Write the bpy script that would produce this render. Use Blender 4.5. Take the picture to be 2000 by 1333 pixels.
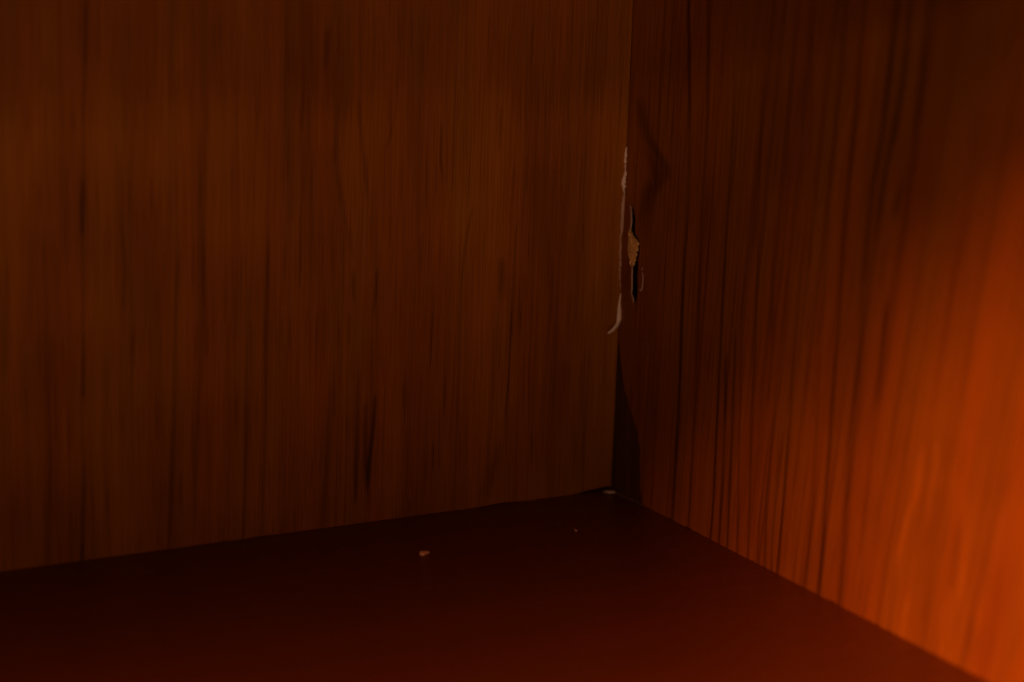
import bpy, bmesh, math, random
from mathutils import Vector, Matrix, noise

for o in list(bpy.data.objects):
    bpy.data.objects.remove(o, do_unlink=True)
scene = bpy.context.scene
COL = scene.collection

# ------------------------------------------------------------------ camera
# Metres. The inner corner of the cabinet is the origin: the back panel lies in the
# plane y = 0 (towards -x), the side panel in x = 0 (towards -y), the board in z = 0.
cd = bpy.data.cameras.new('camera')
cam = bpy.data.objects.new('camera', cd)
COL.objects.link(cam)
cam.matrix_world = Matrix([[0.871473, 0.082838, -0.483397, -0.430468], [-0.489304, 0.213982, -0.845454, -0.674313], [0.033403, 0.973319, 0.227013, 0.24144], [0.0, 0.0, 0.0, 1.0]])
cd.sensor_width = 36.0
cd.lens = 78.771
cd.clip_start = 0.01
cd.clip_end = 50.0
cd.dof.use_dof = True
cd.dof.focus_distance = 0.785
cd.dof.aperture_fstop = 4.5
cd.dof.aperture_blades = 9
scene.camera = cam

# ------------------------------------------------------------------ light
world = bpy.data.worlds.new('World')
scene.world = world
world.use_nodes = True
bg = world.node_tree.nodes['Background']
bg.inputs['Color'].default_value = (1.0, 0.60, 0.36, 1)
bg.inputs['Strength'].default_value = 0.012


def area_lamp(name, loc, target, size, power, color):
    ld = bpy.data.lights.new(name, 'AREA')
    ld.shape = 'DISK'
    ld.size = size
    ld.energy = power
    ld.color = color
    o = bpy.data.objects.new(name, ld)
    COL.objects.link(o)
    o.location = loc
    o.rotation_euler = (Vector(target) - Vector(loc)).to_track_quat('-Z', 'Y').to_euler()
    return o


# the lamp above and in front: it reaches only the front of the board and the side panel,
# the cabinet's top board shades the rest
area_lamp('room_lamp', (-1.0, -0.57, 0.63), (0, -0.2, 0.05), 0.33, 15.5, (1.0, 0.31, 0.12))
# added spot beside the camera, its soft cone rounds the side panel's glow
sd = bpy.data.lights.new('added_spot', 'SPOT')
sd.energy = 37.0
sd.color = (1.0, 0.30, 0.11)
sd.spot_size = math.radians(20)
sd.spot_blend = 1.0
sd.shadow_soft_size = 0.05
so = bpy.data.objects.new('added_spot', sd)
COL.objects.link(so)
so.location = (-0.90, -0.75, 0.38)
so.rotation_euler = (Vector((0, -0.27, -0.01)) - so.location).to_track_quat('-Z', 'Y').to_euler()
# a lower lamp in the room, lighting the back panel under the top board
area_lamp('low_lamp', (-0.95, -2.0, 0.67), (-0.15, 0, 0.1), 0.11, 3.2, (1.0, 0.58, 0.33))
# soft light of the room through the open front
area_lamp('room_light', (-0.8, -1.6, -0.32), (-0.1, 0, 0.1), 0.9, 6.0, (1.0, 0.58, 0.34))

scene.view_settings.view_transform = 'Standard'
scene.view_settings.look = 'None'
scene.view_settings.gamma = 1.0
scene.view_settings.exposure = 0.0
scene.view_settings.use_curve_mapping = False
scene.render.engine = 'CYCLES'
scene.render.resolution_x = 1024
scene.render.resolution_y = 682
scene.cycles.max_bounces = 2

# ------------------------------------------------------------------ grain tables
SPAN = 0.3      # grain tables are in fractions of this length
# each line: [(height, distance from the corner, tone), ...], half width
GRAIN_SIDE = [
    ([(0.0165, 0.13571, 0.46),(0.0546, 0.13613, 0.28),(0.0988, 0.13706, 0.19),(0.1239, 0.13753, 0.28),(0.1611, 0.13718, 0.235),(0.21, 0.13554, 0.235),(0.2707, 0.13356, 0.325),(0.3071, 0.13336, 0.37),(0.3495, 0.13475, 0.46),(0.3795, 0.13543, 0.55),(0.4326, 0.13336, 0.64),(0.4733, 0.1296, 0.46),(0.5598, 0.12056, 0.28),(0.6114, 0.11573, 0.28)], 0.005044),
    ([(0.0076, 0.1704, 0.64),(0.0515, 0.17029, 0.55),(0.1136, 0.17025, 0.64),(0.1689, 0.16994, 0.64),(0.2175, 0.16909, 0.55),(0.2656, 0.16752, 0.46),(0.3013, 0.16632, 0.46),(0.3548, 0.16549, 0.595),(0.3962, 0.1655, 0.64),(0.4489, 0.16512, 0.64),(0.5009, 0.16319, 0.505),(0.5695, 0.15886, 0.46),(0.6148, 0.15557, 0.55)], 0.004936),
    ([(-0.0036, 0.21623, 0.37),(0.0091, 0.21713, 0.37),(0.0464, 0.2179, 0.325),(0.0831, 0.21748, 0.28),(0.1256, 0.21649, 0.28),(0.1558, 0.21598, 0.235),(0.1979, 0.21556, 0.28),(0.2338, 0.21522, 0.28),(0.2753, 0.21477, 0.325),(0.3224, 0.21426, 0.37),(0.3692, 0.2142, 0.46),(0.4099, 0.21482, 0.55),(0.4561, 0.21532, 0.64),(0.5072, 0.21399, 0.685),(0.5858, 0.20932, 0.91)], 0.004003),
    ([(0.007, 0.29104, 0.55),(0.0547, 0.28886, 0.55),(0.102, 0.28628, 0.505),(0.1489, 0.28371, 0.55),(0.1958, 0.282, 0.55),(0.2424, 0.28098, 0.505),(0.2886, 0.27942, 0.595),(0.3456, 0.27608, 0.55),(0.402, 0.27224, 0.64),(0.4581, 0.26916, 0.64),(0.4861, 0.26843, 0.55),(0.5139, 0.26795, 0.64),(0.5912, 0.26562, 0.91)], 0.00381),
    ([(0.0016, 0.23349, 0.46),(0.0326, 0.23396, 0.325),(0.0755, 0.23404, 0.37),(0.1238, 0.23299, 0.55),(0.1774, 0.23039, 0.37),(0.2245, 0.22744, 0.91)], 0.003994),
    ([(0.0005, 0.25013, 0.37),(0.0431, 0.24911, 0.28),(0.0855, 0.24821, 0.28),(0.1335, 0.24714, 0.46),(0.187, 0.24544, 0.505),(0.2282, 0.24368, 0.55),(0.2574, 0.24239, 0.91)], 0.004347),
    ([(0.0066, 0.26995, 0.55),(0.0722, 0.26569, 0.55),(0.1313, 0.26171, 0.64),(0.1783, 0.2587, 0.595),(0.2251, 0.25599, 0.685),(0.2831, 0.25282, 0.91)], 0.003123),
    ([(0.007, 0.34885, 0.37),(0.0368, 0.34919, 0.28),(0.0726, 0.35013, 0.28),(0.114, 0.35153, 0.325),(0.1492, 0.35248, 0.415),(0.1898, 0.35316, 0.55),(0.2301, 0.35347, 0.505),(0.2756, 0.35365, 0.685),(0.3265, 0.3545, 0.685),(0.3715, 0.35629, 0.82),(0.4273, 0.35922, 0.955)], 0.003649),
    ([(0.0109, 0.32326, 0.46),(0.064, 0.32082, 0.46),(0.1237, 0.32252, 0.55),(0.1831, 0.32606, 0.685),(0.2428, 0.33416, 0.955)], 0.004503),
    ([(0.0089, 0.33611, 0.55),(0.0324, 0.33469, 0.505),(0.0804, 0.33654, 0.55),(0.1282, 0.3393, 0.64),(0.1753, 0.34111, 0.955)], 0.00373),
    ([(0.0097, 0.30963, 0.55),(0.0427, 0.30928, 0.55),(0.0853, 0.31185, 0.64),(0.1339, 0.31665, 0.73),(0.182, 0.32139, 0.955)], 0.003035),
    ([(0.1796, 0.31202, 0.91),(0.2379, 0.31271, 0.82),(0.2834, 0.30994, 0.775),(0.3282, 0.30508, 0.775),(0.3676, 0.30309, 0.775),(0.396, 0.30432, 0.955)], 0.004473),
    ([(0.0076, 0.42461, 0.55),(0.0366, 0.42436, 0.46),(0.0827, 0.42428, 0.415),(0.1171, 0.42447, 0.415),(0.1513, 0.42478, 0.46),(0.1852, 0.42491, 0.46),(0.23, 0.42481, 0.415),(0.2579, 0.425, 0.46),(0.2856, 0.42538, 0.55),(0.3186, 0.42532, 0.55),(0.3513, 0.4248, 0.505),(0.3893, 0.42465, 0.415),(0.4219, 0.42558, 0.415),(0.465, 0.42788, 0.37),(0.4971, 0.42956, 0.37),(0.5236, 0.4305, 0.415),(0.5552, 0.43113, 0.46),(0.5865, 0.43165, 0.505),(0.6382, 0.43261, 0.595)], 0.005471),
    ([(0.0078, 0.46061, 0.595),(0.082, 0.46035, 0.595),(0.1273, 0.46057, 0.64),(0.1834, 0.46142, 0.64),(0.2225, 0.46242, 0.64),(0.2612, 0.46362, 0.595),(0.2941, 0.46393, 0.64),(0.3372, 0.46304, 0.64),(0.3694, 0.46241, 0.595),(0.4015, 0.46287, 0.55),(0.4337, 0.4649, 0.505),(0.4606, 0.46816, 0.46),(0.4821, 0.47177, 0.415),(0.4981, 0.47423, 0.46),(0.5191, 0.47628, 0.415),(0.5556, 0.47877, 0.325),(0.5762, 0.48029, 0.325),(0.6019, 0.48208, 0.37),(0.6426, 0.48432, 0.46)], 0.009235),
    ([(0.3932, 0.47577, 0.955),(0.4148, 0.47831, 0.73),(0.4364, 0.48096, 0.505),(0.4632, 0.48492, 0.55),(0.4793, 0.48793, 0.505),(0.5006, 0.49222, 0.415),(0.5165, 0.495, 0.325),(0.5322, 0.49738, 0.37),(0.553, 0.50033, 0.37),(0.5788, 0.50334, 0.37),(0.6042, 0.50461, 0.46),(0.6442, 0.50397, 0.55)], 0.006363),
    ([(0.4187, 0.50093, 0.955),(0.4307, 0.50388, 0.55),(0.4406, 0.50664, 0.415),(0.4623, 0.51286, 0.595),(0.4944, 0.52096, 0.775),(0.5154, 0.52495, 0.64),(0.5412, 0.5281, 0.46),(0.5616, 0.52973, 0.415),(0.5869, 0.53131, 0.37),(0.617, 0.53288, 0.46),(0.6468, 0.53403, 0.55)], 0.00684),
    ([(0.057, 0.48942, 0.91),(0.0915, 0.49198, 0.73),(0.1254, 0.49329, 0.73),(0.1699, 0.49404, 0.82),(0.2087, 0.49539, 0.82),(0.2365, 0.49731, 0.595),(0.2586, 0.49902, 0.46),(0.2859, 0.50024, 0.46),(0.3128, 0.50085, 0.37),(0.3344, 0.50181, 0.55),(0.3452, 0.50272, 0.955)], 0.005226),
    ([(-0.0004, 0.3997, 0.64),(0.0293, 0.40114, 0.595),(0.053, 0.40246, 0.64),(0.088, 0.40299, 0.685),(0.1449, 0.40104, 0.775),(0.2012, 0.39891, 0.73),(0.2573, 0.39792, 0.775),(0.2908, 0.39799, 0.955)], 0.005663),
    ([(0.291, 0.39886, 0.82),(0.3679, 0.39674, 0.775),(0.4333, 0.39638, 0.82),(0.4604, 0.39688, 0.775),(0.5034, 0.39774, 0.685),(0.5248, 0.39819, 0.685),(0.5568, 0.39965, 0.82),(0.5833, 0.401, 0.73),(0.6357, 0.4026, 0.73)], 0.004799),
    ([(0.4545, 0.35815, 0.91),(0.5032, 0.3557, 0.82),(0.5673, 0.35071, 0.73),(0.5887, 0.35023, 0.73),(0.61, 0.35063, 0.955)], 0.006348),
    ([(0.3151, 0.04445, 0.955),(0.3459, 0.04403, 0.775),(0.3683, 0.04884, 0.73),(0.3855, 0.06072, 0.73),(0.3977, 0.06851, 0.73),(0.4088, 0.07413, 0.685),(0.4186, 0.07106, 0.685),(0.4333, 0.05541, 0.73),(0.4496, 0.04175, 0.775),(0.4754, 0.03056, 0.73),(0.4898, 0.02482, 0.955)], 0.022534),
    ([(0.3399, 0.04456, 0.955),(0.3554, 0.04546, 0.82),(0.375, 0.05273, 0.685),(0.3905, 0.06915, 0.685),(0.4021, 0.08131, 0.64),(0.4114, 0.08702, 0.595),(0.418, 0.08316, 0.595),(0.427, 0.07032, 0.64),(0.4388, 0.0516, 0.64),(0.455, 0.03681, 0.685),(0.4718, 0.02638, 0.73),(0.4863, 0.02063, 0.955)], 0.016357),
    ([(0.3699, 0.0397, 0.91),(0.3838, 0.04973, 0.73),(0.3975, 0.05967, 0.685),(0.4088, 0.062, 0.64),(0.4176, 0.05568, 0.685),(0.4256, 0.04384, 0.775),(0.4333, 0.0342, 0.955)], 0.016599),
    ([(0.3599, 0.05405, 1.0),(0.3724, 0.05519, 1.21),(0.3885, 0.06046, 1.35),(0.3998, 0.05502, 1.28),(0.4072, 0.04321, 0.955)], 0.00438),
    ([(0.0589, 0.54847, 1.0),(0.0814, 0.55003, 1.21),(0.1046, 0.55396, 1.35),(0.134, 0.56118, 1.35),(0.1404, 0.5645, 1.35),(0.1581, 0.56972, 1.392),(0.1802, 0.57196, 1.392),(0.202, 0.57342, 1.28),(0.213, 0.57454, 1.0)], 0.005638),
    ([(0.0977, 0.58476, 1.0),(0.1316, 0.5896, 1.21),(0.164, 0.59056, 1.28),(0.1868, 0.59578, 1.35),(0.2128, 0.59428, 1.252),(0.2237, 0.59535, 1.0)], 0.005476),
    ([(-0.0027, 0.56378, 1.21),(0.0142, 0.56432, 1.28),(0.0435, 0.56917, 1.21),(0.0602, 0.5697, 1.0)], 0.005672),
    ([(-0.0032, 0.62523, 1.14),(0.0183, 0.62428, 1.28),(0.0461, 0.62648, 1.28),(0.0693, 0.63153, 1.21),(0.0856, 0.63193, 1.0)], 0.007229),
    ([(0.0529, 0.64665, 1.0),(0.0796, 0.64653, 1.168),(0.1168, 0.64667, 1.224),(0.1584, 0.64472, 1.196),(0.1841, 0.64314, 1.0)], 0.00824),
    ([(0.0311, 0.67674, 1.0),(0.0625, 0.6752, 1.196),(0.0992, 0.6745, 1.196),(0.1249, 0.67287, 1.0)], 0.008073),
]
GRAIN_BACK = [
    ([(-0.0027, 0.68112, 0.098),(0.0498, 0.67938, 0.335),(0.0846, 0.67858, 0.468),(0.1421, 0.67798, 0.667),(0.1764, 0.67774, 0.667),(0.1877, 0.67757, 0.136),(0.2329, 0.67678, 0.202),(0.2498, 0.67669, 0.335),(0.2834, 0.67678, 0.667),(0.3554, 0.67672, 0.734),(0.3664, 0.67663, 0.202),(0.4101, 0.67601, 0.202),(0.4264, 0.67576, 0.734),(0.4696, 0.67493, 0.8),(0.5018, 0.67378, 0.601),(0.5285, 0.67247, 0.667),(0.555, 0.67149, 0.136),(0.5973, 0.67058, 0.136),(0.6078, 0.67029, 0.468)], 0.002693),
    ([(-0.0105, 0.58055, 0.525),(0.0431, 0.57893, 0.525),(0.1019, 0.57675, 0.573),(0.1428, 0.57494, 0.573),(0.1949, 0.57305, 0.62),(0.2524, 0.57193, 0.667),(0.2979, 0.57086, 0.715),(0.3318, 0.56937, 0.81),(0.3711, 0.56715, 0.953)], 0.003328),
    ([(0.0036, 0.55142, 0.81),(0.0634, 0.5506, 0.667),(0.0989, 0.54959, 0.62),(0.1574, 0.5466, 0.715),(0.2154, 0.54327, 0.762),(0.2843, 0.54059, 0.715),(0.3186, 0.54074, 0.667),(0.3753, 0.54266, 0.715),(0.4258, 0.54377, 0.762),(0.4702, 0.5438, 0.953)], 0.0043),
    ([(0.0025, 0.71848, 0.762),(0.0374, 0.71856, 0.667),(0.089, 0.71614, 0.667),(0.1744, 0.71496, 0.762),(0.2306, 0.71418, 0.953)], 0.002718),
    ([(-0.0012, 0.49217, 0.573),(0.0621, 0.49011, 0.573),(0.1279, 0.48932, 0.573),(0.2105, 0.48866, 0.667),(0.2918, 0.4868, 0.905)], 0.002968),
    ([(-0.0012, 0.46898, 0.667),(0.0896, 0.46753, 0.667),(0.1493, 0.46627, 0.715),(0.2084, 0.46551, 0.667),(0.2903, 0.46542, 0.667),(0.3365, 0.46519, 0.905)], 0.003469),
    ([(0.0013, 0.39365, 0.667),(0.0503, 0.39054, 0.62),(0.1111, 0.38765, 0.667),(0.1412, 0.38557, 0.715),(0.189, 0.38188, 0.953)], 0.0067),
    ([(0.0219, 0.33515, 0.924),(0.0407, 0.33624, 0.544),(0.0562, 0.3361, 0.316),(0.0807, 0.33405, 0.316),(0.1111, 0.33111, 0.354),(0.1446, 0.32881, 0.468),(0.1598, 0.32822, 0.962)], 0.003693),
    ([(0.0502, 0.33772, 0.62),(0.069, 0.33942, 0.392),(0.0999, 0.34071, 0.392),(0.1366, 0.34081, 0.544),(0.1548, 0.33988, 0.962)], 0.003677),
    ([(0.0239, 0.35166, 0.953),(0.0395, 0.35163, 0.478),(0.0888, 0.35119, 0.43),(0.1194, 0.35093, 0.573),(0.1619, 0.35035, 0.573),(0.1861, 0.34962, 0.953)], 0.003134),
    ([(0.3122, 0.3598, 0.972),(0.3301, 0.3635, 0.744),(0.3656, 0.37167, 0.772),(0.3892, 0.37701, 0.715),(0.4183, 0.38253, 0.772),(0.4356, 0.38415, 0.658),(0.4585, 0.38377, 0.715),(0.487, 0.38181, 0.772),(0.4983, 0.38087, 0.972)], 0.004019),
    ([(0.3757, 0.34253, 0.972),(0.3933, 0.34456, 0.753),(0.4284, 0.34907, 0.629),(0.4574, 0.35259, 0.629),(0.4861, 0.35519, 0.686),(0.4976, 0.3558, 0.972)], 0.003039),
    ([(0.5271, 0.39873, 0.953),(0.5439, 0.39776, 0.573),(0.5691, 0.39631, 0.62),(0.583, 0.39592, 0.953)], 0.003943),
    ([(0.433, 0.32265, 0.972),(0.4445, 0.31907, 0.734),(0.4789, 0.3109, 0.772),(0.5191, 0.30931, 0.696),(0.5306, 0.30831, 0.972)], 0.002569),
    ([(0.2588, 0.35878, 0.953),(0.2737, 0.35906, 0.525),(0.2885, 0.35935, 0.43),(0.3004, 0.35957, 0.905)], 0.003078),
    ([(0.2449, 0.33397, 0.953),(0.2626, 0.33111, 0.62),(0.2894, 0.32975, 0.525),(0.3042, 0.32878, 0.953)], 0.003113),
    ([(0.3706, 0.24798, 0.953),(0.4033, 0.24895, 0.715),(0.4241, 0.25155, 0.43),(0.4535, 0.25176, 0.62),(0.4711, 0.25162, 0.953)], 0.002641),
    ([(0.4268, 0.17608, 0.953),(0.4387, 0.17584, 0.525),(0.4684, 0.17558, 0.525),(0.4803, 0.17534, 0.953)], 0.001895),
    ([(0.0931, 0.21993, 0.905),(0.1495, 0.22079, 0.715),(0.2359, 0.22061, 0.715),(0.2846, 0.21912, 0.62),(0.3207, 0.21628, 0.573),(0.3565, 0.21037, 0.667),(0.3683, 0.20647, 0.953)], 0.002436),
    ([(0.5236, 0.13832, 0.953),(0.5384, 0.13756, 0.62),(0.5678, 0.13671, 0.573),(0.5795, 0.13583, 0.953)], 0.002179),
    ([(0.0989, 0.15566, 0.953),(0.1241, 0.1542, 0.43),(0.168, 0.15241, 0.43),(0.2179, 0.15159, 0.43),(0.2675, 0.15139, 0.62),(0.3226, 0.1498, 0.62),(0.353, 0.1473, 0.953)], 0.00201),
    ([(0.025, 0.17819, 0.905),(0.1199, 0.17458, 0.81),(0.1822, 0.17127, 0.81),(0.244, 0.16752, 0.905),(0.2686, 0.16694, 0.525),(0.2901, 0.1673, 0.525),(0.3054, 0.16751, 0.953)], 0.006646),
    ([(0.1777, 0.2584, 0.953),(0.1961, 0.25758, 0.525),(0.2357, 0.2567, 0.525),(0.2509, 0.25646, 0.953)], 0.001876),
    ([(0.0526, 0.25147, 0.953),(0.0651, 0.25115, 0.335),(0.0777, 0.25151, 0.335),(0.0903, 0.25187, 0.953)], 0.001906),
    ([(0.0023, 0.04314, 0.715),(0.0416, 0.0428, 0.715),(0.1066, 0.0437, 0.762),(0.1707, 0.04168, 0.905),(0.2207, 0.02958, 0.953)], 0.003519),
    ([(0.0082, 0.09223, 0.905),(0.0474, 0.09391, 0.81),(0.1113, 0.08948, 0.762),(0.2258, 0.09447, 0.81),(0.3016, 0.10832, 0.762),(0.3756, 0.11496, 0.953)], 0.012539),
    ([(-0.0064, 0.18409, 0.762),(0.037, 0.17161, 0.715),(0.0863, 0.15588, 0.81),(0.1297, 0.147, 0.953)], 0.010149),
    ([(0.2574, 0.63264, 0.905),(0.3247, 0.63107, 0.715),(0.3916, 0.63578, 0.762),(0.4464, 0.63598, 0.953)], 0.00273),
    ([(0.2659, 0.73701, 0.905),(0.3097, 0.73246, 0.81),(0.386, 0.73236, 0.762),(0.4504, 0.72917, 0.953)], 0.003936),
    ([(0.2128, 0.76383, 0.953),(0.2404, 0.76222, 0.715),(0.2898, 0.76023, 0.715),(0.3442, 0.75761, 0.905)], 0.004363),
    ([(0.3693, 0.43604, 0.858),(0.4382, 0.44299, 0.858),(0.5059, 0.4462, 0.762),(0.5837, 0.44467, 0.905)], 0.005832),
    ([(-0.0055, 0.19111, 0.715),(-0.0003, 0.1808, 0.715),(0.0196, 0.18638, 0.715)], 0.002251),
    ([(0.0119, 0.27949, 1.28),(0.0154, 0.28228, 1.0),(0.0278, 0.28125, 1.28)], 0.002164),
]


# ------------------------------------------------------------------ materials
class Nodes:
    def __init__(self, name):
        self.mat = bpy.data.materials.new(name)
        self.mat.use_nodes = True
        self.nt = self.mat.node_tree
        self.bsdf = self.nt.nodes['Principled BSDF']

    def new(self, kind, **props):
        n = self.nt.nodes.new(kind)
        for k, v in props.items():
            setattr(n, k, v)
        return n

    def link(self, a, b):
        self.nt.links.new(a, b)

    def put(self, sock, v):
        if isinstance(v, bpy.types.NodeSocket):
            self.link(v, sock)
        else:
            sock.default_value = v

    def math(self, op, a, b=0.0):
        n = self.new('ShaderNodeMath', operation=op)
        self.put(n.inputs[0], a)
        self.put(n.inputs[1], b)
        return n.outputs[0]

    def combine(self, x, y, z):
        n = self.new('ShaderNodeCombineXYZ')
        for i, v in enumerate((x, y, z)):
            self.put(n.inputs[i], v)
        return n.outputs[0]

    def grain(self, u, v, su, sv, seed, detail=2.0, rough=0.5):
        """2D noise stretched by su across and sv along the grain."""
        a = self.new('ShaderNodeMath', operation='MULTIPLY_ADD')
        b = self.new('ShaderNodeMath', operation='MULTIPLY_ADD')
        for n, q, k, s in ((a, u, su, seed * 7.31), (b, v, sv, seed * 3.17)):
            self.put(n.inputs[0], q)
            n.inputs[1].default_value = k
            n.inputs[2].default_value = s
        return self.noise(self.combine(a.outputs[0], b.outputs[0], 0.0), 1.0, detail, rough, dims='2D')

    def noise(self, vec, scale=1.0, detail=2.0, rough=0.5, dist=0.0, dims='3D'):
        n = self.new('ShaderNodeTexNoise', noise_dimensions=dims)
        self.link(vec, n.inputs['Vector'])
        n.inputs['Scale'].default_value = scale
        n.inputs['Detail'].default_value = detail
        n.inputs['Roughness'].default_value = rough
        n.inputs['Distortion'].default_value = dist
        return n.outputs['Fac']

    def remap(self, v, a, b, c, d, smooth=False):
        n = self.new('ShaderNodeMapRange')
        if smooth:
            n.interpolation_type = 'SMOOTHSTEP'
        self.put(n.inputs[0], v)
        for i, q in enumerate((a, b, c, d)):
            self.put(n.inputs[i + 1], q)
        return n.outputs[0]

    def scaled(self, color, f):
        n = self.new('ShaderNodeVectorMath', operation='SCALE')
        self.put(n.inputs[0], color)
        self.put(n.inputs['Scale'], f)
        return n.outputs[0]


def set_curve(c, pts):
    pts = sorted(pts)
    out = []
    for q in pts:
        if out and q[0] - out[-1][0] < 1e-4:
            continue
        out.append(q)
    while len(c.points) < len(out):
        c.points.new(0.5, 0.5)
    for pt, q in zip(c.points, out):
        pt.location = q
        pt.handle_type = 'AUTO_CLAMPED'


def wood(name, axis, seed, light, dark, table=(), rough=0.55, contrast=1.0, flat=False, spec=0.12, broken=0.5, lean=0.0, threads=0.0, soft=1.2):
    """Straight-grained wood. axis: which object axis runs across the grain (0 = x, 1 = y).
    flat: the grain runs along x on a horizontal board. table: the single grain lines."""
    m = Nodes(name)
    tc = m.new('ShaderNodeTexCoord')
    sp = m.new('ShaderNodeSeparateXYZ')
    m.link(tc.outputs['Object'], sp.inputs[0])
    if flat:
        u, v = sp.outputs[1], sp.outputs[0]
    else:
        u, v = sp.outputs[axis], sp.outputs[2]
    # the grain leans with height and wanders a little
    u0 = u
    if lean:
        u = m.math('DIVIDE', u, m.math('ADD', m.math('MULTIPLY', v, lean), 1.0))
    w1 = m.grain(u, v, 9, 9, seed, 1.0)
    u2 = m.math('ADD', u, m.math('MULTIPLY', m.math('SUBTRACT', w1, 0.5), 0.0018))

    def streak(su, sv, k, detail=2.0, rgh=0.5):
        return m.grain(u2, v, su, sv, seed + k, detail, rgh)
    broad = m.remap(streak(45, 5, 1.3, 1.0), 0.25, 0.75, -1, 1)
    mid = m.remap(streak(190, 11, 2.7, 2.5), 0.25, 0.75, -1, 1)
    fine = m.remap(streak(800, 24, 4.1, 3.0, 0.65), 0.25, 0.75, -1, 1)
    pore = m.remap(streak(1500, 40, 6.9, 0.0), 0.66, 0.78, 0.0, 1.0, True)
    cloud = m.remap(streak(30, 22, 9.0, 2.0),
                    0.25, 0.75, -1, 1)
    t = m.math('MULTIPLY', broad, 0.24 * contrast)
    t = m.math('ADD', t, m.math('MULTIPLY', mid, 0.19 * contrast))
    t = m.math('ADD', t, m.math('MULTIPLY', fine, 0.11 * contrast))
    t = m.math('ADD', t, m.math('MULTIPLY', cloud, 0.22 * contrast))
    t = m.math('ADD', t, 0.5)
    t = m.math('SUBTRACT', t, m.math('MULTIPLY', pore, 0.26))
    if threads:
        th = m.remap(streak(420, 5, 21.0, 1.0), 0.56, 0.72, 0.0, threads, True)
        t = m.math('SUBTRACT', t, th)
    mix = m.new('ShaderNodeMix', data_type='RGBA')
    m.put(mix.inputs['Factor'], t)
    mix.inputs['A'].default_value = (*dark, 1)
    # the light wood shifts between a redder and a yellower brown
    hue = m.new('ShaderNodeMix', data_type='RGBA')
    m.put(hue.inputs['Factor'], m.remap(streak(75, 6, 13.0, 1.0), 0.3, 0.7, 0, 1))
    hue.inputs['A'].default_value = (light[0] * 1.03, light[1] * 0.93, light[2], 1)
    hue.inputs['B'].default_value = (light[0] * 0.97, light[1] * 1.08, light[2], 1)
    m.link(hue.outputs['Result'], mix.inputs['B'])
    col = mix.outputs['Result']
    height = fine
    if table:
        tv = m.math('DIVIDE', v, SPAN)
        jit = m.math('MULTIPLY', m.math('SUBTRACT', streak(700, 60, 11.0, 1.0), 0.5), 0.0005)
        tu = m.math('DIVIDE', m.math('ADD', m.math('MULTIPLY', u0, -1.0), jit), SPAN)
        acc = None
        vec = None
        for k, (pts, hw) in enumerate(table):
            c = m.new('ShaderNodeVectorCurve')
            c.mapping.use_clip = False
            z0, z1 = min(q[0] for q in pts), max(q[0] for q in pts)
            cen = [(q[0], q[1]) for q in pts]
            ton = [(q[0], q[2]) for q in pts]
            lo = min(ton)[1]
            hi = max(ton)[1]
            e0 = cen[0] if cen[0][0] == z0 else cen[-1]
            e1 = cen[-1] if cen[-1][0] == z1 else cen[0]
            if z0 > 0.02:
                cen.append((0.0, e0[1])); ton += [(0.0, 1.0), (z0 - 0.012, 1.0)]
            else:
                cen = [q for q in cen if q[0] != z0] + [(0.0, e0[1])]
                ton = [q for q in ton if q[0] != z0] + [(0.0, lo)]
            if z1 < 0.58:
                cen.append((1.0, e1[1])); ton += [(z1 + 0.012, 1.0), (1.0, 1.0)]
            else:
                cen.append((1.0, e1[1])); ton.append((1.0, hi))
            set_curve(c.mapping.curves[0], cen)
            set_curve(c.mapping.curves[1], ton)
            set_curve(c.mapping.curves[2], [(0.0, 0.0), (1.0, 1.0)])
            c.mapping.update()
            if k % 6 == 0:      # chained on the lines before, which keeps the shader small in memory
                h = tv if acc is None else m.math('ADD', tv, m.math('MULTIPLY', acc, 1e-7))
                vec = m.combine(h, h, h)
            m.link(vec, c.inputs['Vector'])
            s = m.new('ShaderNodeSeparateXYZ')
            m.link(c.outputs[0], s.inputs[0])
            d = m.math('ABSOLUTE', m.math('SUBTRACT', tu, s.outputs[0]))
            g = m.remap(d, 0.0, hw * soft, s.outputs[1], 1.0, True)
            acc = g if acc is None else m.math('MULTIPLY', acc, g)
        # the lines fade in and out along the grain
        keep = m.remap(mid, -0.9, 0.7, 1.0, broken)
        acc = m.math('ADD', m.math('MULTIPLY', m.math('SUBTRACT', acc, 1.0), keep), 1.0)
        col = m.scaled(col, acc)
    m.link(col, m.bsdf.inputs['Base Color'])
    m.put(m.bsdf.inputs['Roughness'], m.remap(t, 0.0, 1.0, rough + 0.12, rough - 0.08))
    m.bsdf.inputs['Specular IOR Level'].default_value = spec
    b = m.new('ShaderNodeBump')
    b.inputs['Strength'].default_value = 0.35
    b.inputs['Distance'].default_value = 0.0003
    m.link(height, b.inputs['Height'])
    m.link(b.outputs[0], m.bsdf.inputs['Normal'])
    return m.mat


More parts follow.
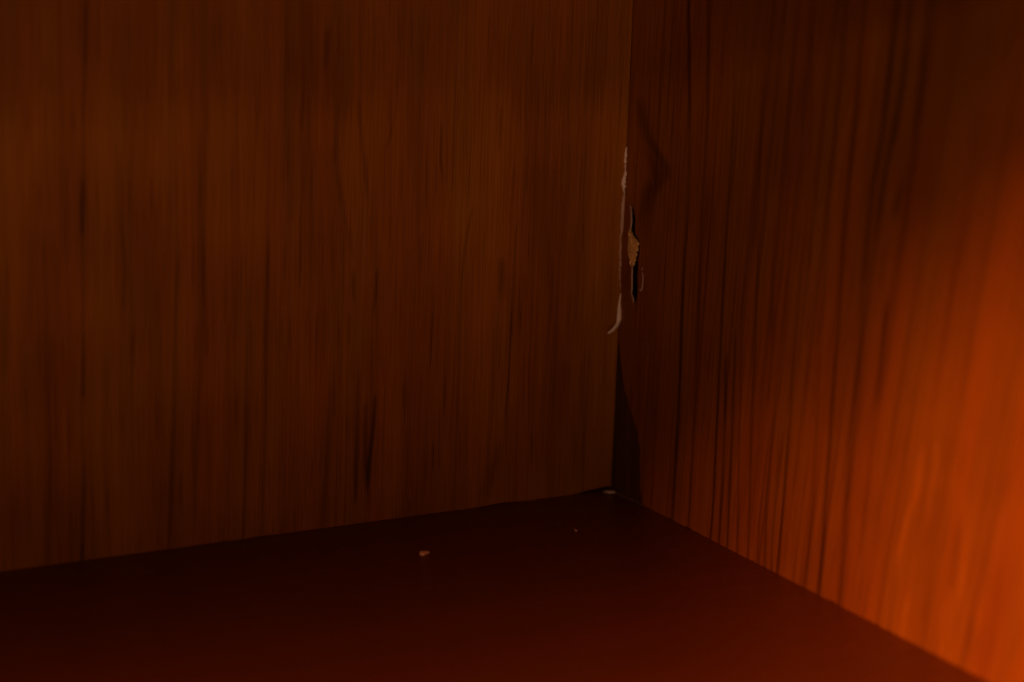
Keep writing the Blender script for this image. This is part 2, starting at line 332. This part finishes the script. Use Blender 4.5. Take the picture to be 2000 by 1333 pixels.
def rough_stuff(name, a, b, scale, rough=0.85, bump=0.5, stretch=(1, 1, 1)):
    m = Nodes(name)
    tc = m.new('ShaderNodeTexCoord')
    mp = m.new('ShaderNodeMapping')
    mp.inputs['Scale'].default_value = stretch
    m.link(tc.outputs['Object'], mp.inputs[0])
    f = m.noise(mp.outputs[0], scale, 4.0, 0.6)
    mix = m.new('ShaderNodeMix', data_type='RGBA')
    m.put(mix.inputs['Factor'], m.remap(f, 0.3, 0.7, 0, 1))
    mix.inputs['A'].default_value = (*a, 1)
    mix.inputs['B'].default_value = (*b, 1)
    m.link(mix.outputs['Result'], m.bsdf.inputs['Base Color'])
    m.bsdf.inputs['Roughness'].default_value = rough
    m.bsdf.inputs['Specular IOR Level'].default_value = 0.08
    bn = m.new('ShaderNodeBump')
    bn.inputs['Strength'].default_value = bump
    bn.inputs['Distance'].default_value = 0.0005
    m.link(f, bn.inputs['Height'])
    m.link(bn.outputs[0], m.bsdf.inputs['Normal'])
    return m.mat


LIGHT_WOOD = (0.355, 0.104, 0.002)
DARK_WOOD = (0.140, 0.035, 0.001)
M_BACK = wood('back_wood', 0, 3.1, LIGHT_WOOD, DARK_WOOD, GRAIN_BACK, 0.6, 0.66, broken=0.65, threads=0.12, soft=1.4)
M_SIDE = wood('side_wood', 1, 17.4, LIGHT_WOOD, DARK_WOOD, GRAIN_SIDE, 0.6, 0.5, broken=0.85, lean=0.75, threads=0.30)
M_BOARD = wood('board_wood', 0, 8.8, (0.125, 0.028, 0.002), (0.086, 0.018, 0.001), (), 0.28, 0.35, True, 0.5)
M_CORE = rough_stuff('bare_core', (0.055, 0.020, 0.002), (0.110, 0.038, 0.004), 420, 0.95, 0.6, (1, 1, 0.06))
M_RAW = rough_stuff('raw_wood', (0.46, 0.22, 0.06), (0.85, 0.50, 0.19), 1300, 0.9, 1.0, (1, 1, 0.22))
M_PALE = rough_stuff('pale_veneer_back', (0.66, 0.48, 0.38), (0.82, 0.64, 0.54), 900, 0.85, 0.4, (1, 1, 0.3))
M_DULL = rough_stuff('dull_veneer_back', (0.34, 0.19, 0.13), (0.58, 0.37, 0.28), 700, 0.85, 0.4, (1, 1, 0.2))
M_CHIP = rough_stuff('chip_wood', (0.66, 0.34, 0.18), (0.82, 0.46, 0.26), 1200, 0.85, 0.4)
M_DUST = rough_stuff('dust', (0.08, 0.04, 0.02), (0.13, 0.07, 0.035), 2000, 0.95, 0.5)


# ------------------------------------------------------------------ mesh helpers
def link_mesh(name, bm, mat, parent=None, smooth=False):
    bmesh.ops.recalc_face_normals(bm, faces=bm.faces)
    me = bpy.data.meshes.new(name)
    bm.to_mesh(me)
    bm.free()
    if smooth:
        for f in me.polygons:
            f.use_smooth = True
    me.materials.append(mat)
    o = bpy.data.objects.new(name, me)
    COL.objects.link(o)
    if parent:
        o.parent = parent
    return o


def tag(o, label, category=None, group=None):
    o['label'] = label
    if category:
        o['category'] = category
    if group:
        o['group'] = group
    return o


def slab(outline, axis, a, b):
    """Extrude a closed outline (points of the two other axes) along an axis from a to b."""
    bm = bmesh.new()

    def vert(q, d):
        c = list(q)
        c.insert(axis, d)
        return bm.verts.new(c)
    lo = [vert(q, a) for q in outline]
    hi = [vert(q, b) for q in outline]
    bm.faces.new(lo)
    bm.faces.new(hi)
    n = len(outline)
    for i in range(n):
        j = (i + 1) % n
        bm.faces.new((lo[i], lo[j], hi[j], hi[i]))
    return bm


def bevelled_box(x0, x1, y0, y1, z0, z1, r=0.0006):
    bm = bmesh.new()
    bmesh.ops.create_cube(bm, size=1)
    for v in bm.verts:
        v.co = Vector(((x0 + x1) / 2 + v.co.x * (x1 - x0), (y0 + y1) / 2 + v.co.y * (y1 - y0),
                       (z0 + z1) / 2 + v.co.z * (z1 - z0)))
    bmesh.ops.bevel(bm, geom=list(bm.edges), offset=r, segments=2, affect='EDGES')
    return bm


def ragged(a, b, n, amp, rng):
    """Points from a to b (2D, a[1] and b[1] the height) with a chipped edge."""
    out = []
    for i in range(n + 1):
        f = i / n
        k = rng.random() ** 3
        out.append((a[0] + (b[0] - a[0]) * f, a[1] + (b[1] - a[1]) * f + amp * k))
    return out


# ------------------------------------------------------------------ the cabinet
rng = random.Random(5)
DEPTH, WIDTH, HEIGHT, T = 0.285, 0.95, 0.222, 0.014
cabinet = bpy.data.objects.new('wooden_cabinet', None)
COL.objects.link(cabinet)
tag(cabinet, 'reddish brown wooden cabinet seen into its inner corner, veneer split along the joint', 'cabinet')

# bottom board and top board butt against the side panel
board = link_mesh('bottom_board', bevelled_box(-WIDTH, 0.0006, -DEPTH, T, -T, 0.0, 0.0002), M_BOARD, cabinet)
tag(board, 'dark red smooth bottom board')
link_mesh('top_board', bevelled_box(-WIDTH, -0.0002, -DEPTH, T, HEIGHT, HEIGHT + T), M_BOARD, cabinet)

# back panel: a board whose lower edge is a little uneven
low = ragged((-WIDTH, -0.0003), (-0.016, -0.0003), 60, 0.0008, rng)
low += [(-0.012, 0.0006), (-0.006, 0.0012), (-0.0022, 0.0013), (-0.0004, 0.0012)]
outline = low + [(-0.0004, HEIGHT - 0.0003), (-WIDTH, HEIGHT - 0.0003)]
back = link_mesh('back_panel', slab(outline, 1, 0.0, T - 0.001), M_BACK, cabinet)

# side panel: a core board and the veneer sheet on it, broken away along the corner
NOTCH_LOW = [(-0.01945, -3e-05), (-0.01872, 0.00638), (-0.01865, 0.01122), (-0.01774, 0.01581), (-0.01775, 0.01968), (-0.01644, 0.02281), (-0.01549, 0.02585), (-0.01317, 0.02854), (-0.01189, 0.0313), (-0.00924, 0.03373), (-0.00795, 0.03651), (-0.00565, 0.03885), (-0.00429, 0.04239), (-0.00303, 0.04693), (-0.00185, 0.05051), (-0.00084, 0.05414)]
NOTCH_CRACK = [(-0.00229, 0.07036), (-0.00709, 0.07135), (-0.01007, 0.0729), (-0.01103, 0.07574), (-0.01108, 0.07914), (-0.01043, 0.08277), (-0.01098, 0.08625), (-0.01029, 0.08837), (-0.01121, 0.09153), (-0.01132, 0.09416), (-0.01013, 0.09619), (-0.00795, 0.09767), (-0.00739, 0.10018), (-0.00747, 0.10318), (-0.00618, 0.10631), (-0.00362, 0.10812), (-0.00176, 0.10968)]
# the split runs on into the core as a slot
core = [(-DEPTH, -T), (T, -T), (T, NOTCH_CRACK[0][1])] + NOTCH_CRACK
core += [(T, NOTCH_CRACK[-1][1]), (T, HEIGHT + T), (-DEPTH, HEIGHT + T)]
bm = slab(core, 0, 0.0008, 0.0070)
rear = bevelled_box(0.0069, 0.0008 + T, -DEPTH + 0.0002, T - 0.0002, -T + 0.0002, HEIGHT + T - 0.0002)
tmp = bpy.data.meshes.new('tmp')
rear.to_mesh(tmp)
rear.free()
bm.from_mesh(tmp)
bpy.data.meshes.remove(tmp)
side = link_mesh('side_panel', bm, M_CORE, cabinet)
low = ragged((-DEPTH, -0.0005), (-0.0215, -0.0002), 130, 0.0006, rng)
outline = low + NOTCH_LOW[1:]
outline += [(0.0003, NOTCH_LOW[-1][1] + 0.002), (0.0003, NOTCH_CRACK[0][1] - 0.002)]
outline += NOTCH_CRACK
outline += [(0.0003, NOTCH_CRACK[-1][1] + 0.003), (0.0003, HEIGHT - 0.0003), (-DEPTH, HEIGHT - 0.0003)]
veneer = link_mesh('veneer', slab(outline, 0, 0.0, 0.0006), M_SIDE, side)
tag(veneer, 'striped veneer sheet broken away along the corner')


def strip_mesh(rows, thick, nrm, cols=4, lump=0.0, seed=0):
    """A strip from (left point, right point) rows, with a thickness along nrm."""
    bm = bmesh.new()
    nrm = Vector(nrm)
    front, rear = [], []
    for a, b in rows:
        a, b = Vector(a), Vector(b)
        fr, rr = [], []
        for i in range(cols + 1):
            q = a.lerp(b, i / cols)
            edge = 0.0 if i in (0, cols) else 1.0
            h = lump * edge * (0.4 + noise.noise(q * 900 + Vector((seed, 0, 0))))
            fr.append(bm.verts.new(q + nrm * h))
            rr.append(bm.verts.new(q - nrm * thick))
        front.append(fr)
        rear.append(rr)
    for g in (front, rear):
        for i in range(len(g) - 1):
            for j in range(cols):
                bm.faces.new((g[i][j], g[i][j + 1], g[i + 1][j + 1], g[i + 1][j]))
    for i in range(len(front) - 1):
        for j in (0, cols):
            bm.faces.new((front[i][j], front[i + 1][j], rear[i + 1][j], rear[i][j]))
    for i in (0, len(front) - 1):
        for j in range(cols):
            bm.faces.new((front[i][j], front[i][j + 1], rear[i][j + 1], rear[i][j]))
    return bm


def ribbon(rows, thick, taper_nrm=(0, -1, 0), sub=4, jag=0.00028, seed=1):
    """A thin strip following centre points with widths, smoothed between them, its edges torn."""
    r = random.Random(seed)
    pts = []
    for k in range(len(rows) - 1):
        (a, wa), (b, wb) = rows[k], rows[k + 1]
        a, b = Vector(a), Vector(b)
        for i in range(sub):
            f = i / sub
            pts.append((a.lerp(b, f), wa + (wb - wa) * f))
    pts.append((Vector(rows[-1][0]), rows[-1][1]))
    out = []
    for i, (q, w) in enumerate(pts):
        t = pts[min(i + 1, len(pts) - 1)][0] - pts[max(i - 1, 0)][0]
        s = t.cross(Vector(taper_nrm)).normalized()
        if s.x - s.y < 0:
            s = -s
        j1, j2 = (r.uniform(-jag, jag) if 0 < i < len(pts) - 1 else 0 for _ in range(2))
        out.append((q - s * (w / 2 + j1), q + s * (w / 2 + j2)))
    return strip_mesh(out, thick, taper_nrm, 2, 0.00008, seed)


SLIVER = [((-0.0002, 0.00048, 0.1112), (-0.0003, -0.00105, 0.11145)), ((-0.0002, 0.0006, 0.10856), (-0.0006, -0.00344, 0.10924)), ((-0.0002, 0.00079, 0.10666), (-0.0009, -0.00491, 0.10764)), ((-0.0002, 0.00098, 0.10475), (-0.0012, -0.00604, 0.10598)), ((-0.0002, 0.00104, 0.10136), (-0.0014, -0.00697, 0.1028)), ((-0.0002, 0.00114, 0.09834), (-0.0014, -0.00689, 0.0998)), ((-0.0002, 0.00139, 0.09716), (-0.0012, -0.00582, 0.09848)), ((-0.0002, 0.00145, 0.09375), (-0.0008, -0.00531, 0.095)), ((-0.0002, 0.00149, 0.08997), (-0.0008, -0.00562, 0.09131)), ((-0.0002, 0.00121, 0.08661), (-0.001, -0.00724, 0.08824)), ((-0.0002, 0.00102, 0.08437), (-0.0013, -0.00857, 0.08626)), ((-0.0002, 0.00063, 0.07969), (-0.0015, -0.0091, 0.08168)), ((-0.0002, 0.00032, 0.07595), (-0.0014, -0.00926, 0.07794)), ((-0.0002, 0.00017, 0.07426), (-0.0012, -0.00893, 0.07616)), ((-0.0002, -5e-05, 0.07163), (-0.0008, -0.00972, 0.07365)), ((-0.0002, -0.0002, 0.06976), (-0.0003, -0.00927, 0.07163)), ((-0.0002, -0.0003, 0.06863), (-0.0003, -0.00835, 0.0703))]
sl = link_mesh('veneer_sliver', strip_mesh(SLIVER, 0.0004, (-1, 0, 0), 3, 0.0001, 2), M_SIDE, side)
tag(sl, 'loose veneer sliver standing off the split')
BARE = [((-0.0012, -0.00557, 0.09938), (-0.0008, -0.00522, 0.09929)), ((-0.0012, -0.0055, 0.09824), (-0.0008, -0.00555, 0.09823)), ((-0.0012, -0.00525, 0.09708), (-0.0008, -0.00633, 0.09724)), ((-0.0012, -0.00514, 0.09631), (-0.0008, -0.00757, 0.09671)), ((-0.0012, -0.00502, 0.09572), (-0.0008, -0.0088, 0.09637)), ((-0.0012, -0.00511, 0.09462), (-0.0008, -0.01025, 0.09551)), ((-0.0012, -0.00522, 0.09332), (-0.0008, -0.01069, 0.09429)), ((-0.0012, -0.00518, 0.09181), (-0.0008, -0.01065, 0.09279)), ((-0.0012, -0.00546, 0.09055), (-0.0008, -0.01009, 0.09138)), ((-0.0012, -0.00574, 0.08929), (-0.0008, -0.00952, 0.08996)), ((-0.0012, -0.00687, 0.08818), (-0.0008, -0.0093, 0.08861)), ((-0.0012, -0.0073, 0.08714), (-0.0008, -0.00855, 0.08735)), ((-0.0012, -0.00791, 0.08613), (-0.0008, -0.00813, 0.08614))]
rows = []
for k in range(len(BARE) - 1):
    for i in range(3):
        rows.append(tuple(Vector(BARE[k][q]).lerp(Vector(BARE[k + 1][q]), i / 3)
                          + Vector((0, rng.uniform(-1, 1) * (0.0005 if q else 0.0003), 0)) for q in (0, 1)))
rows.append((Vector(BARE[-1][0]), Vector(BARE[-1][1])))
br = link_mesh('bare_wood', strip_mesh(rows, 0.0006, (-1, 0, 0), 6, 0.0005, 7), M_RAW, side)
tag(br, 'torn patch of bare tan wood')
for rows in [[((-0.0012, -0.00485, 0.10783), 0.000272), ((-0.0014, -0.00592, 0.10709), 0.000816), ((-0.0016, -0.00671, 0.10556), 0.000883), ((-0.0017, -0.00727, 0.10287), 0.000747), ((-0.0016, -0.007, 0.10021), 0.00068), ((-0.0014, -0.00578, 0.09868), 0.000273)], [((-0.0012, -0.00832, 0.08733), 0.000272), ((-0.0016, -0.00898, 0.08542), 0.000612), ((-0.0018, -0.00947, 0.08177), 0.000578), ((-0.0017, -0.00968, 0.07861), 0.000544), ((-0.0015, -0.00921, 0.07643), 0.000613), ((-0.0012, -0.00975, 0.07463), 0.000816), ((-0.0008, -0.00993, 0.07312), 0.000339)]]:
    e = link_mesh('torn_edge', ribbon(rows, 0.0003, (-1, 0, 0), seed=6, jag=0.00015), M_DULL, side)
for rows in [[((-0.0003, -0.00458, 0.09634), 0.000681), ((-0.0003, -0.00459, 0.09821), 0.000477), ((-0.0003, -0.00419, 0.09964), 0.000136)], [((-0.0003, -0.00583, 0.09581), 0.000679), ((-0.0003, -0.00623, 0.09719), 0.000339), ((-0.0003, -0.00633, 0.09796), 0.000102)], [((-0.0003, -0.00686, 0.08775), 0.000815), ((-0.0003, -0.00688, 0.08549), 0.000612), ((-0.0003, -0.00725, 0.08312), 0.000408), ((-0.0003, -0.00729, 0.0803), 0.000272), ((-0.0003, -0.00774, 0.07737), 0.000102)], [((-0.0003, -0.00874, 0.08997), 0.000676), ((-0.0003, -0.00839, 0.08803), 0.00044), ((-0.0003, -0.00851, 0.08655), 0.000102)], [((-0.0003, -0.00419, 0.09477), 0.000512), ((-0.0003, -0.00441, 0.09011), 0.000512), ((-0.0003, -0.0049, 0.08644), 0.000137)], [((-0.0003, -0.00894, 0.09562), 0.00054), ((-0.0003, -0.01035, 0.09513), 0.000337), ((-0.0003, -0.01095, 0.09412), 0.000101)]]:
    fb = link_mesh('splinter', ribbon(rows, 0.0002, (-1, 0, 0), seed=9, jag=0.00003), M_RAW, side)


EDGE_TOP = [((-0.00062, -0.0005, 0.12809), 0.0003), ((-0.00085, -0.0005, 0.12662), 0.0008), ((-0.0007, -0.0005, 0.12588), 0.00055), ((-0.00076, -0.0005, 0.12366), 0.000751), ((-0.00085, -0.0005, 0.12292), 0.000851), ((-0.00063, -0.0005, 0.12217), 0.000351), ((-0.00064, -0.0005, 0.11939), 0.000401), ((-0.00074, -0.0005, 0.11753), 0.000652), ((-0.00104, -0.0005, 0.11624), 0.001204), ((-0.00124, -0.0005, 0.11514), 0.001705), ((-0.00094, -0.0005, 0.11438), 0.001104), ((-0.00092, -0.0005, 0.11289), 0.000853), ((-0.00061, -0.0005, 0.11138), 0.000201)]
EDGE_MID = [((-0.00063, -0.0003, 0.11209), 0.00048), ((-0.00058, -0.0003, 0.11023), 0.000841), ((-0.00067, -0.0003, 0.10817), 0.001515), ((-0.00058, -0.0003, 0.10536), 0.001685), ((-0.00068, -0.0003, 0.10162), 0.00159), ((-0.00067, -0.0003, 0.0988), 0.001495), ((-0.00103, -0.0003, 0.09694), 0.000964), ((-0.00129, -0.0003, 0.09564), 0.00053), ((-0.00116, -0.0003, 0.09036), 0.000676), ((-0.0013, -0.0003, 0.08923), 0.001015), ((-0.00101, -0.0003, 0.08751), 0.00058), ((-0.00092, -0.0003, 0.08467), 0.000508), ((-0.00096, -0.0003, 0.08277), 0.000629), ((-0.00059, -0.0003, 0.0799), 0.000436), ((-0.00041, -0.0003, 0.07704), 0.000461), ((-8e-05, -0.0003, 0.07549), 0.000583)]
CURL = [((5e-05, -0.0004, 0.07531), 0.000331), ((-0.00044, -0.0005, 0.07289), 0.000663), ((-0.00073, -0.0006, 0.07102), 0.000795), ((-0.0007, -0.0008, 0.06915), 0.001636), ((-0.00082, -0.0011, 0.06674), 0.001991), ((-0.00119, -0.0015, 0.06475), 0.001859), ((-0.00198, -0.002, 0.06339), 0.001505), ((-0.00329, -0.0026, 0.06248), 0.001327), ((-0.00494, -0.0032, 0.0616), 0.001104), ((-0.00653, -0.0037, 0.06108), 0.000662), ((-0.00736, -0.004, 0.06083), 0.000132)]
e = link_mesh('torn_edge', ribbon(EDGE_TOP, 0.0005, seed=3), M_PALE, back)
tag(e, 'pale torn edge of the veneer')
e = link_mesh('torn_edge', ribbon(EDGE_MID, 0.0003, seed=4), M_DULL, back)
tag(e, 'thin dull torn edge of the veneer')
e = link_mesh('veneer_curl', ribbon(CURL, 0.00025, seed=5, jag=0.00006), M_PALE, back, True)
tag(e, 'pale veneer strip curling off the wall')

for rows in [[((-0.0003, -0.01396, 0.08684), 0.000402), ((-0.0003, -0.01384, 0.08625), 0.000737), ((-0.0003, -0.01355, 0.08573), 0.000335)], [((-0.0003, -0.0139, 0.08477), 0.000335), ((-0.0003, -0.01441, 0.08356), 0.000602), ((-0.0003, -0.01454, 0.08209), 0.000736), ((-0.0003, -0.01427, 0.08054), 0.000804), ((-0.0003, -0.01426, 0.07904), 0.000872), ((-0.0003, -0.01367, 0.07836), 0.000873), ((-0.0003, -0.01269, 0.07826), 0.000538)]]:
    e = link_mesh('scratch', ribbon(rows, 0.0002, (-1, 0, 0), seed=8, jag=0.0001), M_DULL, side)
    tag(e, 'short pale scratch beside the split')

# ------------------------------------------------------------------ crumbs on the board
def crumb(name, outline, z, thick, mat, tilt=(0, 0), seed=0):
    cx = sum(q[0] for q in outline) / len(outline)
    cy = sum(q[1] for q in outline) / len(outline)
    bm = bmesh.new()
    r = random.Random(seed)
    ring = lambda k, h: [bm.verts.new(((x - cx) * k, (y - cy) * k,
                                       h + (x - cx) * tilt[0] + (y - cy) * tilt[1] + (r.uniform(-.1, .1) * thick if h else 0)))
                         for x, y in outline]
    a, b, c = ring(0.97, 0.0), ring(1.0, thick * 0.6), ring(0.72, thick)
    n = len(outline)
    for lo, hi in ((a, b), (b, c)):
        for i in range(n):
            j = (i + 1) % n
            bm.faces.new((lo[i], lo[j], hi[j], hi[i]))
    bm.faces.new(a)
    bm.faces.new(c)
    o = link_mesh(name, bm, mat)
    o.location = (cx, cy, z)
    return o


o = crumb('wood_chip', [(-0.09947, -0.0376), (-0.09807, -0.03751), (-0.0968, -0.03807), (-0.09638, -0.03913), (-0.09773, -0.03988), (-0.09927, -0.04061), (-0.1004, -0.03982)], 0.0001, 0.0007, M_CHIP, seed=1)
tag(o, 'tan wood chip lying alone on the dark board, larger than the others', 'wood chip')
o = crumb('wood_splinter', [(-0.03841, -0.03661), (-0.03799, -0.03679), (-0.03789, -0.03853), (-0.03855, -0.03911), (-0.03886, -0.03823)], 0.0001, 0.0004, M_DULL, seed=2)
tag(o, 'tiny pale splinter on the board in front of the corner', 'splinter')
o = crumb('veneer_flake', [(-0.00528, -0.00274), (-0.00361, -0.00219), (-0.00181, -0.00254), (-0.00123, -0.00376), (-0.00134, -0.00483), (-0.00275, -0.00549), (-0.00427, -0.0047)], 0.0002, 0.0004, M_PALE, seed=3)
tag(o, 'pale flat flake of veneer lying in the corner of the board', 'veneer flake')
DUST = [(-0.00198, -0.00568), (-0.00141, -0.00939), (-0.00097, -0.01575), (-0.00108, -0.02114)]
bm = bmesh.new()
prev = None
for i, (x, y) in enumerate(DUST):
    ring = [bm.verts.new(q) for q in ((x + 0.0008, y, 0.0001), (x - 0.0004, y, 0.0001), (x + 0.0004, y, 0.0007))]
    if prev:
        for k in range(3):
            bm.faces.new((prev[k], prev[(k + 1) % 3], ring[(k + 1) % 3], ring[k]))
    else:
        bm.faces.new(ring)
    prev = ring
bm.faces.new(prev)
o = link_mesh('dust_line', bm, M_DUST)
tag(o, 'thin line of dust along the foot of the side panel beside the flake', 'dust')
labels = ['pale speck of dust at the foot of the back panel',
          'faint speck of dust on the board left of the corner flake',
          'speck of dust at the foot of the striped side panel']
for (x, y, z), lab in zip([(-0.06293, -0.00061, 0.0)], labels):
    s = 0.00022
    o = crumb('dust_speck', [(x - s, y - s * .6), (x + s * .8, y - s), (x + s, y + s * .7), (x - s * .3, y + s), (x - s * 1.2, y + s * .3)],
              0.0001, 0.0003, M_DULL, seed=4)
    tag(o, lab, 'dust speck', 'specks of dust on the board')
